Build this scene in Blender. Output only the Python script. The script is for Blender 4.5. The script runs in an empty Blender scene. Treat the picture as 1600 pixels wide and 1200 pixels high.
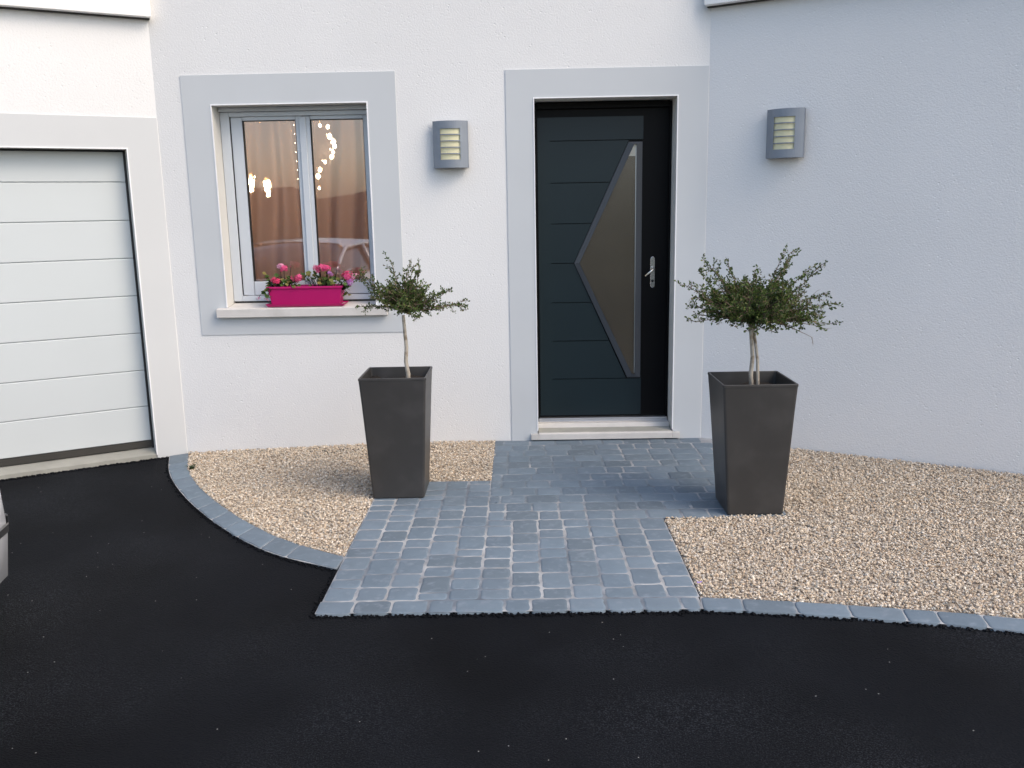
import bpy, bmesh, math, random
import numpy as np
from mathutils import Vector, Matrix
random.seed(7); rng = np.random.default_rng(7)
S = bpy.context.scene
COL = S.collection
rad = math.radians

# ------------------------------------------------------------------ camera
F_PX, PITCH, YAW, ROLL = 1382.1, 11.16, -0.70, -1.07
CAM = Vector((-0.5579, -5.8782, 1.6528))
def camera():
    p, w, r = rad(PITCH), rad(YAW), rad(ROLL)
    fwd = Vector((math.sin(w)*math.cos(p), math.cos(w)*math.cos(p), -math.sin(p)))
    right = Vector((math.cos(w), -math.sin(w), 0)); up = right.cross(fwd)
    c, s = math.cos(r), math.sin(r)
    X = c*right + s*up; U = -s*right + c*up; B = -fwd
    M = Matrix(((X.x, U.x, B.x, CAM.x), (X.y, U.y, B.y, CAM.y), (X.z, U.z, B.z, CAM.z), (0, 0, 0, 1)))
    cd = bpy.data.cameras.new('camera'); co = bpy.data.objects.new('camera', cd); COL.objects.link(co)
    co.matrix_world = M
    cd.sensor_width = 36; cd.lens = F_PX/1600*36; cd.clip_start = 0.05; cd.clip_end = 2000
    S.camera = co
camera()
S.render.resolution_x, S.render.resolution_y = 1024, 768

# ------------------------------------------------------------------ light
SUN_AZ, SUN_EL = 57.0, 44.0        # degrees right of the facade's normal, elevation
wd = bpy.data.worlds.new('World'); S.world = wd; wd.use_nodes = True
nt = wd.node_tree; bg = nt.nodes['Background']
sky = nt.nodes.new('ShaderNodeTexSky'); sky.sky_type = 'NISHITA'; sky.sun_disc = False
sky.sun_elevation = rad(SUN_EL); sky.sun_rotation = rad(180 - SUN_AZ)
sky.air_density = 1.0; sky.dust_density = 2.8; sky.ozone_density = .8
nt.links.new(sky.outputs[0], bg.inputs[0]); bg.inputs[1].default_value = 0.15
sd = bpy.data.lights.new('sun', 'SUN'); so = bpy.data.objects.new('sun', sd); COL.objects.link(so)
sd.energy = .50; sd.angle = rad(32); sd.color = (1.0, 0.83, 0.64)
dirn = Vector((math.sin(rad(SUN_AZ))*math.cos(rad(SUN_EL)), -math.cos(rad(SUN_AZ))*math.cos(rad(SUN_EL)), math.sin(rad(SUN_EL))))
so.rotation_euler = dirn.to_track_quat('Z', 'Y').to_euler(); so.location = (4, -6, 5)
S.view_settings.view_transform = 'Standard'; S.view_settings.look = 'None'
S.view_settings.gamma = 1; S.view_settings.exposure = .92

# ------------------------------------------------------------------ materials
def mat(name, col, rough=.6, metal=0, spec=.5, var=0, vscale=4, bump=0, bscale=60, bdist=.003, col2=None, c2scale=8, c2pos=(.5, .6), coat=0, attr=None, detail=3, trans=0):
    m = bpy.data.materials.new(name); m.use_nodes = True
    n = m.node_tree.nodes; l = m.node_tree.links; b = n['Principled BSDF']
    b.inputs['Roughness'].default_value = rough; b.inputs['Metallic'].default_value = metal
    b.inputs['Specular IOR Level'].default_value = spec; b.inputs['Coat Weight'].default_value = coat
    tc = n.new('ShaderNodeTexCoord'); P = tc.outputs['Object']
    src = n.new('ShaderNodeRGB'); src.outputs[0].default_value = (*col, 1); out = src.outputs[0]
    if attr:
        a = n.new('ShaderNodeAttribute'); a.attribute_name = attr; out = a.outputs['Color']
    if col2:
        t = n.new('ShaderNodeTexNoise'); t.inputs['Scale'].default_value = c2scale; t.inputs['Detail'].default_value = 5; l.new(P, t.inputs['Vector'])
        r = n.new('ShaderNodeValToRGB'); r.color_ramp.elements[0].position = c2pos[0]; r.color_ramp.elements[1].position = c2pos[1]
        l.new(t.outputs[0], r.inputs[0])
        mx = n.new('ShaderNodeMixRGB'); l.new(r.outputs[0], mx.inputs[0]); l.new(out, mx.inputs[1]); mx.inputs[2].default_value = (*col2, 1); out = mx.outputs[0]
    if var:
        t = n.new('ShaderNodeTexNoise'); t.inputs['Scale'].default_value = vscale; t.inputs['Detail'].default_value = 6; l.new(P, t.inputs['Vector'])
        mr = n.new('ShaderNodeMapRange'); l.new(t.outputs[0], mr.inputs[0]); mr.inputs[1].default_value = .3; mr.inputs[2].default_value = .7
        mr.inputs[3].default_value = 1-var; mr.inputs[4].default_value = 1+var
        mx = n.new('ShaderNodeVectorMath'); mx.operation = 'SCALE'; l.new(out, mx.inputs[0]); l.new(mr.outputs[0], mx.inputs['Scale']); out = mx.outputs[0]
    l.new(out, b.inputs['Base Color'])
    if bump:
        t = n.new('ShaderNodeTexNoise'); t.inputs['Scale'].default_value = bscale; t.inputs['Detail'].default_value = detail; l.new(P, t.inputs['Vector'])
        bn = n.new('ShaderNodeBump'); bn.inputs['Strength'].default_value = bump; bn.inputs['Distance'].default_value = bdist
        l.new(t.outputs[0], bn.inputs['Height']); l.new(bn.outputs[0], b.inputs['Normal'])
    if trans:
        o = n['Material Output']; tr = n.new('ShaderNodeBsdfTranslucent'); l.new(out, tr.inputs[0]); ms = n.new('ShaderNodeMixShader'); ms.inputs[0].default_value = trans
        l.new(b.outputs[0], ms.inputs[1]); l.new(tr.outputs[0], ms.inputs[2]); l.new(ms.outputs[0], o.inputs[0])
    return m

def plaster(name, col):
    m = mat(name, col, rough=.92, spec=.2, var=.03, vscale=.9)
    n = m.node_tree.nodes; l = m.node_tree.links; b = n['Principled BSDF']; tc = n['Texture Coordinate']
    t = n.new('ShaderNodeTexNoise'); t.inputs['Scale'].default_value = 95; t.inputs['Detail'].default_value = 3; t.inputs['Roughness'].default_value = .65
    v = n.new('ShaderNodeTexVoronoi'); v.inputs['Scale'].default_value = 34; v.feature = 'F1'
    for q in (t, v): l.new(tc.outputs['Object'], q.inputs['Vector'])
    r = n.new('ShaderNodeMapRange'); l.new(v.outputs[0], r.inputs[0]); r.inputs[1].default_value = .0; r.inputs[2].default_value = .22; r.inputs[3].default_value = -.9; r.inputs[4].default_value = 0
    # only some of the cells carry a pit
    n2 = n.new('ShaderNodeTexNoise'); n2.inputs['Scale'].default_value = 5; l.new(tc.outputs['Object'], n2.inputs['Vector'])
    r2 = n.new('ShaderNodeMapRange'); l.new(n2.outputs[0], r2.inputs[0]); r2.inputs[1].default_value = .48; r2.inputs[2].default_value = .62
    mu = n.new('ShaderNodeMath'); mu.operation = 'MULTIPLY'; l.new(r.outputs[0], mu.inputs[0]); l.new(r2.outputs[0], mu.inputs[1])
    ad = n.new('ShaderNodeMath'); l.new(mu.outputs[0], ad.inputs[0]); l.new(t.outputs[0], ad.inputs[1])
    bn = n.new('ShaderNodeBump'); bn.inputs['Strength'].default_value = .6; bn.inputs['Distance'].default_value = .0042
    l.new(ad.outputs[0], bn.inputs['Height']); l.new(bn.outputs[0], b.inputs['Normal'])
    return m

def glass(name, refl=.10, tint=(1, 1, 1), rough=0.0):
    m = bpy.data.materials.new(name); m.use_nodes = True
    n = m.node_tree.nodes; l = m.node_tree.links; n.remove(n['Principled BSDF'])
    tr = n.new('ShaderNodeBsdfTransparent'); tr.inputs[0].default_value = (*tint, 1)
    gl = n.new('ShaderNodeBsdfGlossy'); gl.inputs['Roughness'].default_value = rough
    fr = n.new('ShaderNodeFresnel'); fr.inputs[0].default_value = 1.5
    ad = n.new('ShaderNodeMath'); ad.operation = 'ADD'; ad.use_clamp = True; l.new(fr.outputs[0], ad.inputs[0]); ad.inputs[1].default_value = refl
    mx = n.new('ShaderNodeMixShader'); l.new(ad.outputs[0], mx.inputs[0]); l.new(tr.outputs[0], mx.inputs[1]); l.new(gl.outputs[0], mx.inputs[2])
    l.new(mx.outputs[0], n['Material Output'].inputs[0])
    return m

def emis(name, col, st):
    m = bpy.data.materials.new(name); m.use_nodes = True
    b = m.node_tree.nodes['Principled BSDF']; b.inputs['Base Color'].default_value = (*col, 1)
    b.inputs['Emission Color'].default_value = (*col, 1); b.inputs['Emission Strength'].default_value = st
    return m

M = {}
M['render'] = plaster('wall_render', (.748, .750, .740))
M['band'] = mat('smooth_band', (.545, .572, .588), rough=.85, spec=.25, var=.02, vscale=2, bump=.15, bscale=160, bdist=.002)
M['band_pale'] = mat('smooth_band_pale', (.585, .60, .60), rough=.85, spec=.25, var=.02, vscale=2, bump=.15, bscale=160, bdist=.002)
M['reveal'] = mat('white_reveal', (.64, .635, .60), rough=.8, spec=.25, var=.02, bump=.1, bscale=120)
M['bead'] = mat('corner_bead', (.86, .86, .87), rough=.5)
M['pvc'] = mat('window_profile', (.56, .60, .64), rough=.35, spec=.5, var=.015, vscale=3)
M['gasket'] = mat('black_gasket', (.02, .02, .02), rough=.6)
M['stone'] = mat('cast_stone', (.62, .60, .57), rough=.75, spec=.3, var=.05, vscale=9, bump=.25, bscale=90, bdist=.002, col2=(.50, .49, .46), c2scale=5, c2pos=(.5, .75))
M['concrete'] = mat('concrete', (.31, .31, .275), rough=.85, spec=.3, var=.10, vscale=7, bump=.35, bscale=70, bdist=.003)
M['garage'] = mat('garage_steel', (.56, .60, .605), rough=.42, spec=.45, var=.012, vscale=2, bump=.12, bscale=220, bdist=.001)
M['fascia'] = mat('white_fascia', (.86, .85, .83), rough=.4)
M['tile'] = mat('roof_covering', (.14, .09, .06), rough=.8, var=.2, bump=.4, bscale=20)
M['rubber'] = mat('rubber_seal', (.035, .033, .028), rough=.7, var=.1)
M['door'] = mat('door_lacquer', (.0075, .0165, .0215), rough=.38, spec=.32, var=.05, vscale=3, bump=.1, bscale=300, bdist=.0006)
M['door_dark'] = mat('door_black_and_shade', (.002, .002, .0028), rough=.45, spec=.14, bump=.08, bscale=300, bdist=.0006)  # leaf's dark reflection and shade put into the colour; the frame's own black
M['mould'] = mat('door_moulding', (.035, .042, .052), rough=.4, spec=.45)
M['alu'] = mat('brushed_aluminium', (.62, .63, .64), rough=.32, metal=.9)
M['steel'] = mat('handle_steel', (.55, .55, .56), rough=.25, metal=1)
M['brass'] = mat('handle_bright', (.85, .80, .70), rough=.22, metal=1)
M['lampgrey'] = mat('lamp_metal', (.23, .26, .30), rough=.5, metal=.35, spec=.4, var=.05, vscale=12)
M['lampcream'] = mat('lamp_diffuser', (.70, .66, .43), rough=.35, spec=.5)
M['planter'] = mat('planter_resin', (.042, .0405, .039), rough=.42, spec=.42, var=.10, vscale=5, bump=.10, bscale=40, bdist=.002, col2=(.060, .058, .056), c2scale=6.5, c2pos=(.5, .8))
M['soil'] = mat('potting_soil', (.022, .016, .011), rough=.95, var=.4, vscale=30, bump=1, bscale=60, bdist=.012)
M['bark'] = mat('shrub_bark', (.40, .36, .30), rough=.85, var=.25, vscale=22, bump=.5, bscale=50, bdist=.003, col2=(.20, .16, .11), c2scale=14, c2pos=(.52, .62))
M['twig'] = mat('twig_bark', (.17, .12, .085), rough=.85, var=.2, vscale=20)
M['leaf'] = mat('shrub_leaf', (.06, .09, .03), rough=.5, spec=.35, attr='Col', trans=.25)
M['pinkbox'] = mat('fuchsia_plastic', (.46, .006, .13), rough=.45, spec=.4, var=.03, vscale=5)
M['petal'] = mat('petal', (.8, .1, .2), rough=.6, spec=.2, attr='Col', trans=.35)
M['gleaf'] = mat('geranium_leaf', (.08, .14, .03), rough=.6, spec=.3, attr='Col', trans=.25)
M['gravel'] = mat('gravel_stone', (.5, .45, .4), rough=.8, spec=.3, attr='Col')
M['bed'] = mat('gravel_bed', (.34, .28, .22), rough=.95, var=.3, vscale=60, bump=.6, bscale=90, bdist=.01)
M['paver'] = mat('paver_concrete', (.2, .22, .25), rough=.82, spec=.3, attr='Col', var=.06, vscale=14, bump=.35, bscale=110, bdist=.003, col2=(.21, .25, .29), c2scale=26, c2pos=(.54, .80))
M['joint'] = mat('joint_sand', (.38, .385, .385), rough=.95, spec=.1, var=.25, vscale=12, bump=.5, bscale=200, bdist=.004, col2=(.17, .195, .225), c2scale=2.6, c2pos=(.42, .6))
M['whitepaint'] = mat('car_paint', (.70, .71, .73), rough=.22, metal=.25, coat=.6)
M['carglass'] = mat('car_glass', (.015, .018, .02), rough=.06, spec=.7)
M['carblack'] = mat('car_black_plastic', (.02, .02, .022), rough=.55)
M['tyre'] = mat('tyre_rubber', (.018, .018, .018), rough=.85)
M['headlamp'] = mat('headlamp_lens', (.55, .58, .62), rough=.08, metal=.4, coat=1)
M['redlens'] = mat('rear_lamp_lens', (.35, .01, .01), rough=.12, coat=1)
M['grass'] = mat('grass_land', (.045, .05, .022), rough=.95, var=.35, vscale=.6, col2=(.09, .075, .045), c2scale=.2, c2pos=(.45, .65))
M['wood'] = mat('far_woodland', (.030, .032, .018), rough=.95, var=.4, vscale=.7)
M['roomwall'] = mat('room_wall', (.48, .36, .33), rough=.9)
M['pane'] = glass('window_glass', .10)
M['doorpane'] = glass('door_glass', .0, rough=.2)
M['blind'] = mat('door_blind', (.150, .118, .078), rough=.9, var=.05)
M['glass_reflection'] = mat('painted_reflection', (.85, .8, .7), rough=.9)
M['bulb'] = emis('lit_bulb', (1, .78, .48), 24)
M['crystal'] = emis('lit_crystal', (1, .80, .55), 16)
M['metalgold'] = mat('lamp_gold', (.5, .35, .15), rough=.3, metal=1)

def asphalt():
    m = mat('asphalt', (.0032, .0040, .0058), rough=.85, spec=.14, var=.4, vscale=1.4, bump=.8, bscale=150, bdist=.007, detail=4)
    n = m.node_tree.nodes; l = m.node_tree.links; b = n['Principled BSDF']; tc = n['Texture Coordinate']
    base = b.inputs['Base Color'].links[0].from_socket
    # grey aggregate worn through here and there
    g = n.new('ShaderNodeTexNoise'); g.inputs['Scale'].default_value = 210; g.inputs['Detail'].default_value = 2; l.new(tc.outputs['Object'], g.inputs['Vector'])
    gr = n.new('ShaderNodeMapRange'); l.new(g.outputs[0], gr.inputs[0]); gr.inputs[1].default_value = .50; gr.inputs[2].default_value = .72
    w = n.new('ShaderNodeTexNoise'); w.inputs['Scale'].default_value = 1.0; w.inputs['Detail'].default_value = 4; l.new(tc.outputs['Object'], w.inputs['Vector'])
    wr = n.new('ShaderNodeMapRange'); l.new(w.outputs[0], wr.inputs[0]); wr.inputs[1].default_value = .42; wr.inputs[2].default_value = .68
    mu = n.new('ShaderNodeMath'); mu.operation = 'MULTIPLY'; l.new(gr.outputs[0], mu.inputs[0]); l.new(wr.outputs[0], mu.inputs[1])
    mx = n.new('ShaderNodeMixRGB'); l.new(mu.outputs[0], mx.inputs[0]); l.new(base, mx.inputs[1]); mx.inputs[2].default_value = (.042, .047, .055, 1)
    # stray pale chips
    v = n.new('ShaderNodeTexVoronoi'); v.inputs['Scale'].default_value = 34; l.new(tc.outputs['Object'], v.inputs['Vector'])
    lt = n.new('ShaderNodeMath'); lt.operation = 'LESS_THAN'; l.new(v.outputs['Distance'], lt.inputs[0]); lt.inputs[1].default_value = .075
    sp = n.new('ShaderNodeSeparateColor'); l.new(v.outputs['Color'], sp.inputs[0])
    g2 = n.new('ShaderNodeMath'); g2.operation = 'GREATER_THAN'; l.new(sp.outputs[0], g2.inputs[0]); g2.inputs[1].default_value = .92
    m2 = n.new('ShaderNodeMath'); m2.operation = 'MULTIPLY'; l.new(lt.outputs[0], m2.inputs[0]); l.new(g2.outputs[0], m2.inputs[1])
    mx2 = n.new('ShaderNodeMixRGB'); l.new(m2.outputs[0], mx2.inputs[0]); l.new(mx.outputs[0], mx2.inputs[1]); mx2.inputs[2].default_value = (.42, .42, .40, 1)
    l.new(mx2.outputs[0], b.inputs['Base Color'])
    return m
M['joint_back'] = mat('joint_sand_worn', (.19, .225, .255), rough=.95, spec=.1, var=.2, vscale=12, bump=.5, bscale=200, bdist=.004, col2=(.34, .35, .36), c2scale=4.5, c2pos=(.52, .62))
M['tread'] = mat('worn_stone', (.37, .37, .33), rough=.8, spec=.3, var=.10, vscale=8, bump=.3, bscale=80, bdist=.002)
M['asphalt'] = asphalt()

def curtain_mat():
    m = bpy.data.materials.new('sheer_curtain'); m.use_nodes = True
    n = m.node_tree.nodes; l = m.node_tree.links; n.remove(n['Principled BSDF'])
    tc = n.new('ShaderNodeTexCoord'); t = n.new('ShaderNodeTexNoise'); t.inputs['Scale'].default_value = 3; l.new(tc.outputs['Object'], t.inputs['Vector'])
    df = n.new('ShaderNodeBsdfDiffuse'); df.inputs[0].default_value = (.52, .41, .41, 1)
    tl = n.new('ShaderNodeBsdfTranslucent'); tl.inputs[0].default_value = (.50, .38, .38, 1)
    tr = n.new('ShaderNodeBsdfTransparent')
    a = n.new('ShaderNodeMixShader'); a.inputs[0].default_value = .5; l.new(df.outputs[0], a.inputs[1]); l.new(tl.outputs[0], a.inputs[2])
    b = n.new('ShaderNodeMixShader'); b.inputs[0].default_value = .22; l.new(a.outputs[0], b.inputs[1]); l.new(tr.outputs[0], b.inputs[2])
    l.new(b.outputs[0], n['Material Output'].inputs[0]); return m
M['curtain'] = curtain_mat()

# ------------------------------------------------------------------ mesh helpers
class MB:
    def __init__(s): s.v = []; s.f = []; s.sm = []
    def add(s, vs, fs, smooth=False):
        o = len(s.v); s.v += [tuple(v) for v in vs]; s.f += [tuple(i+o for i in f) for f in fs]; s.sm += [smooth]*len(fs); return s
    def box(s, x0, x1, y0, y1, z0, z1, T=None):
        vs = [Vector((x, y, z)) for x in (x0, x1) for y in (y0, y1) for z in (z0, z1)]
        if T: vs = [T @ v for v in vs]
        return s.add(vs, [(0, 1, 3, 2), (4, 6, 7, 5), (0, 4, 5, 1), (2, 3, 7, 6), (0, 2, 6, 4), (1, 5, 7, 3)])
    def prism(s, pts, y0, y1, T=None):       # polygon in x,z pushed along y
        n = len(pts); vs = [Vector((x, y0, z)) for x, z in pts] + [Vector((x, y1, z)) for x, z in pts]
        if T: vs = [T @ v for v in vs]
        return s.add(vs, [tuple(range(n)), tuple(range(2*n-1, n-1, -1))] + [(i, (i+1) % n, (i+1) % n+n, i+n) for i in range(n)])
    def tube(s, pts, rs, n=6, cap=True):
        pts = [Vector(p) for p in pts]; vs = []; fs = []
        for i, p in enumerate(pts):
            d = (pts[min(i+1, len(pts)-1)]-pts[max(i-1, 0)]).normalized()
            a = d.cross(Vector((0, 0, 1)) if abs(d.z) < .9 else Vector((1, 0, 0))).normalized(); b = d.cross(a)
            r = rs[i] if isinstance(rs, (list, tuple)) else rs
            vs += [p+r*(math.cos(k*2*math.pi/n)*a+math.sin(k*2*math.pi/n)*b) for k in range(n)]
        for i in range(len(pts)-1):
            fs += [(i*n+k, i*n+(k+1) % n, (i+1)*n+(k+1) % n, (i+1)*n+k) for k in range(n)]
        if cap: fs += [tuple(range(n-1, -1, -1)), tuple((len(pts)-1)*n+k for k in range(n))]
        return s.add(vs, fs, True)
    def lathe(s, prof, c=(0, 0, 0), axis='Z', n=16):
        vs = []; fs = []
        for r, h in prof:
            for k in range(n):
                a = 2*math.pi*k/n; u, w = r*math.cos(a), r*math.sin(a)
                p = (u, w, h) if axis == 'Z' else ((h, u, w) if axis == 'X' else (u, h, w))
                vs.append((p[0]+c[0], p[1]+c[1], p[2]+c[2]))
        for i in range(len(prof)-1):
            fs += [(i*n+k, i*n+(k+1) % n, (i+1)*n+(k+1) % n, (i+1)*n+k) for k in range(n)]
        fs += [tuple(range(n-1, -1, -1)), tuple((len(prof)-1)*n+k for k in range(n))]
        return s.add(vs, fs, True)
    def build(s, name, m, parent=None, bevel=0, seg=2, fix=True):
        me = bpy.data.meshes.new(name); me.from_pydata(s.v, [], s.f); me.update()
        me.polygons.foreach_set('use_smooth', s.sm)
        if fix or bevel:
            bm = bmesh.new(); bm.from_mesh(me); bmesh.ops.remove_doubles(bm, verts=bm.verts, dist=1e-6)
            bmesh.ops.recalc_face_normals(bm, faces=bm.faces)
            if bevel:
                ed = [e for e in bm.edges if len(e.link_faces) == 2 and e.calc_face_angle(0) > .6]
                bmesh.ops.bevel(bm, geom=ed, offset=bevel, segments=seg, profile=.5, affect='EDGES', clamp_overlap=True)
            bm.to_mesh(me); bm.free()
        me.materials.append(m)
        o = bpy.data.objects.new(name, me); COL.objects.link(o); o.parent = parent
        return o

def tag(o, label=None, cat=None, group=None, kind=None):
    if label: o['label'] = label
    if cat: o['category'] = cat
    if group: o['group'] = group
    if kind: o['kind'] = kind
    return o
def empty(name, loc, rz=0):
    o = bpy.data.objects.new(name, None); COL.objects.link(o); o.location = loc; o.rotation_euler = (0, 0, rz); o.empty_display_size = .1
    return o
def raw_mesh(name, V, faces_n, idx, cols, m, parent=None, smooth=False):
    """V (n,3) float, idx flat loop indices, faces_n corners per face (constant)"""
    me = bpy.data.meshes.new(name); nv = len(V); nl = len(idx); nf = nl//faces_n
    me.vertices.add(nv); me.vertices.foreach_set('co', V.astype(np.float32).ravel())
    me.loops.add(nl); me.loops.foreach_set('vertex_index', idx.astype(np.int32))
    me.polygons.add(nf); me.polygons.foreach_set('loop_start', np.arange(0, nl, faces_n, dtype=np.int32))
    me.polygons.foreach_set('use_smooth', np.full(nf, smooth))
    me.update(calc_edges=True)
    if cols is not None:
        a = me.color_attributes.new('Col', 'FLOAT_COLOR', 'POINT')
        a.data.foreach_set('color', np.c_[cols, np.ones(len(cols))].astype(np.float32).ravel())
    me.materials.append(m)
    o = bpy.data.objects.new(name, me); COL.objects.link(o); o.parent = parent
    return o

# ------------------------------------------------------------------ ground
A = rad(29.2); XL, XR = -2.876, 0.655
dL = Vector((-math.cos(A), -math.sin(A), 0)); nL = Vector((math.sin(A), -math.cos(A), 0))
dR = Vector((math.cos(A), -math.sin(A), 0)); nR = Vector((-math.sin(A), -math.cos(A), 0))
def zg(x, y=0):
    z = 0.1-0.05*min(max((-1.39-x)/1.5, 0), 1)
    if y < -2.7: z -= .012*(-2.7-y)
    return z
IN_L = [(-2.865, -.012), (-2.705, -.463), (-2.505, -.826), (-2.28, -1.152), (-2.038, -1.466), (-1.785, -1.745), (-1.59, -1.905), (-1.39, -2.04)]
OUT_L = [(-2.975, -.075), (-2.824, -.486), (-2.616, -.858), (-2.419, -1.165), (-2.15, -1.53), (-1.87, -1.855), (-1.655, -2.033), (-1.40, -2.18)]
IN_R = [(.147, -2.521), (.262, -2.535), (.654, -2.596), (1.108, -2.69), (1.328, -2.745), (1.9, -2.92), (2.6, -3.2), (3.5, -3.7)]

g = MB(); N = 60
g.add([(-700, -700, -.03), (700, -700, -.03), (700, 700, -.03), (-700, 700, -.03)], [(0, 1, 2, 3)])
tag(g.build('ground', M['grass'], fix=False), kind='structure')

# asphalt drive, one sheet following the slight fall of the yard
g = MB(); xs = np.arange(-9, 6.01, .15); ys = np.arange(-11, .01, .15)
vs = [(x, min(y, 0.0), zg(x, y)-.014) for y in ys for x in xs]; nx = len(xs)
fs = [(j*nx+i, j*nx+i+1, (j+1)*nx+i+1, (j+1)*nx+i) for j in range(len(ys)-1) for i in range(nx-1)]
g.add(vs, fs, True)
tag(g.build('driveway', M['asphalt'], fix=False), kind='structure')

# --- stones (angular, jittered icosahedra)
def ico():
    t = (1+5**.5)/2
    v = np.array([(-1, t, 0), (1, t, 0), (-1, -t, 0), (1, -t, 0), (0, -1, t), (0, 1, t), (0, -1, -t), (0, 1, -t), (t, 0, -1), (t, 0, 1), (-t, 0, -1), (-t, 0, 1)], float)
    v /= np.linalg.norm(v[0])
    f = np.array([(0, 11, 5), (0, 5, 1), (0, 1, 7), (0, 7, 10), (0, 10, 11), (1, 5, 9), (5, 11, 4), (11, 10, 2), (10, 7, 6), (7, 1, 8), (3, 9, 4), (3, 4, 2), (3, 2, 6), (3, 6, 8), (3, 8, 9), (4, 9, 5), (2, 4, 11), (6, 2, 10), (8, 6, 7), (9, 8, 1)])
    return v, f
def stones(P, size, flat=(.45, .8)):
    """P (n,3) centres, size (n,)"""
    v, f = ico(); n = len(P)
    V = v[None]*(1+rng.uniform(-.28, .22, (n, 12, 1)))
    V = V*np.stack([np.ones(n), rng.uniform(.55, .9, n), rng.uniform(*flat, n)], 1)[:, None, :]
    a = rng.uniform(0, 2*np.pi, n); tx = rng.normal(0, .35, n)
    c, s = np.cos(tx), np.sin(tx); y = V[..., 1]*c[:, None]-V[..., 2]*s[:, None]; z = V[..., 1]*s[:, None]+V[..., 2]*c[:, None]; V[..., 1], V[..., 2] = y, z
    ty = rng.normal(0, .35, n); c, s = np.cos(ty), np.sin(ty); x = V[..., 0]*c[:, None]+V[..., 2]*s[:, None]; z = -V[..., 0]*s[:, None]+V[..., 2]*c[:, None]; V[..., 0], V[..., 2] = x, z
    c, s = np.cos(a), np.sin(a); x = V[..., 0]*c[:, None]-V[..., 1]*s[:, None]; y = V[..., 0]*s[:, None]+V[..., 1]*c[:, None]; V[..., 0], V[..., 1] = x, y
    V = V*size[:, None, None]+P[:, None, :]
    idx = (f[None]+12*np.arange(n)[:, None, None]).reshape(-1)
    return V.reshape(-1, 3), idx
def inside(P, poly):
    poly = np.array(poly); r = np.zeros(len(P), bool); j = len(poly)-1
    for i in range(len(poly)):
        xi, yi = poly[i]; xj, yj = poly[j]
        c = ((yi > P[:, 1]) != (yj > P[:, 1])) & (P[:, 0] < (xj-xi)*(P[:, 1]-yi)/(yj-yi+1e-12)+xi)
        r ^= c; j = i
    return r
ZG = np.vectorize(lambda x, y: zg(x, y))
PAL = np.array([(.57, .50, .39), (.48, .40, .30), (.62, .565, .47), (.41, .36, .29), (.44, .42, .37), (.52, .42, .31), (.70, .66, .58), (.28, .25, .20), (.52, .47, .39), (.37, .38, .35)])
PAL = PAL*np.array([1.03, .99, .96])
PW = np.array([.17, .15, .17, .09, .09, .10, .09, .05, .07, .02]); PW = PW/PW.sum()
def gravel(name, poly, label, extra=()):
    poly = np.array(poly); x0, y0 = poly.min(0); x1, y1 = poly.max(0)
    n = int((x1-x0)*(y1-y0)*13500)
    P = np.c_[rng.uniform(x0, x1, n), rng.uniform(y0, y1, n)]
    P = P[inside(P, poly)]
    if len(extra): P = np.r_[P, np.array(extra)]
    n = len(P); size = rng.uniform(.0042, .0078, n)*(1+.25*(rng.random(n) < .12))
    z = ZG(P[:, 0], P[:, 1])+rng.uniform(-.009, .005, n)
    V, idx = stones(np.c_[P, z], size)
    col = PAL[rng.choice(len(PAL), n, p=PW)]*rng.uniform(.88, 1.16, (n, 1)); col = np.clip(col, 0, .85)
    o = raw_mesh(name, V, 3, idx, np.repeat(col, 12, 0), M['gravel'])
    tag(o, label, 'gravel', kind='stuff'); return o
GL = [(-2.865, -.004), (-.752, -.004), (-.752, -.905), (-1.394, -.905), (-1.394, -2.035)] + IN_L[::-1][1:]
GR = [(.79, -.085), (.79, -1.592), (.153, -1.592), (.153, -2.515)] + IN_R[1:] + [(4.1, -1.96), (.80, -.09)]
def strays(n, boxes):
    out = []
    for _ in range(n):
        b = random.choice(boxes); out.append((random.uniform(b[0], b[1]), random.uniform(b[2], b[3])))
    return out
gravel('gravel', GL, 'beige gravel bed under the window, left of the paved path', strays(26, [(-.76, -.735, -.9, 0), (-1.4, -.75, -.925, -.9), (-1.405, -1.375, -2, -.95)]))
gravel('gravel', GR, 'beige gravel bed along the right hand wall, right of the paved path', strays(26, [(.13, .16, -2.5, -1.6), (.15, .5, -1.6, -1.57), (.77, .8, -1.5, -.1)]) + strays(230, [(.40, .80, -1.594, -1.566), (.773, .80, -1.59, -1.25)]))
for poly in (GL, GR):
    g = MB(); g.add([(x, y, zg(x, y)-.007) for x, y in poly], [tuple(range(len(poly)))])
    tag(g.build('gravel_base', M['bed'], fix=False), kind='structure')

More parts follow.
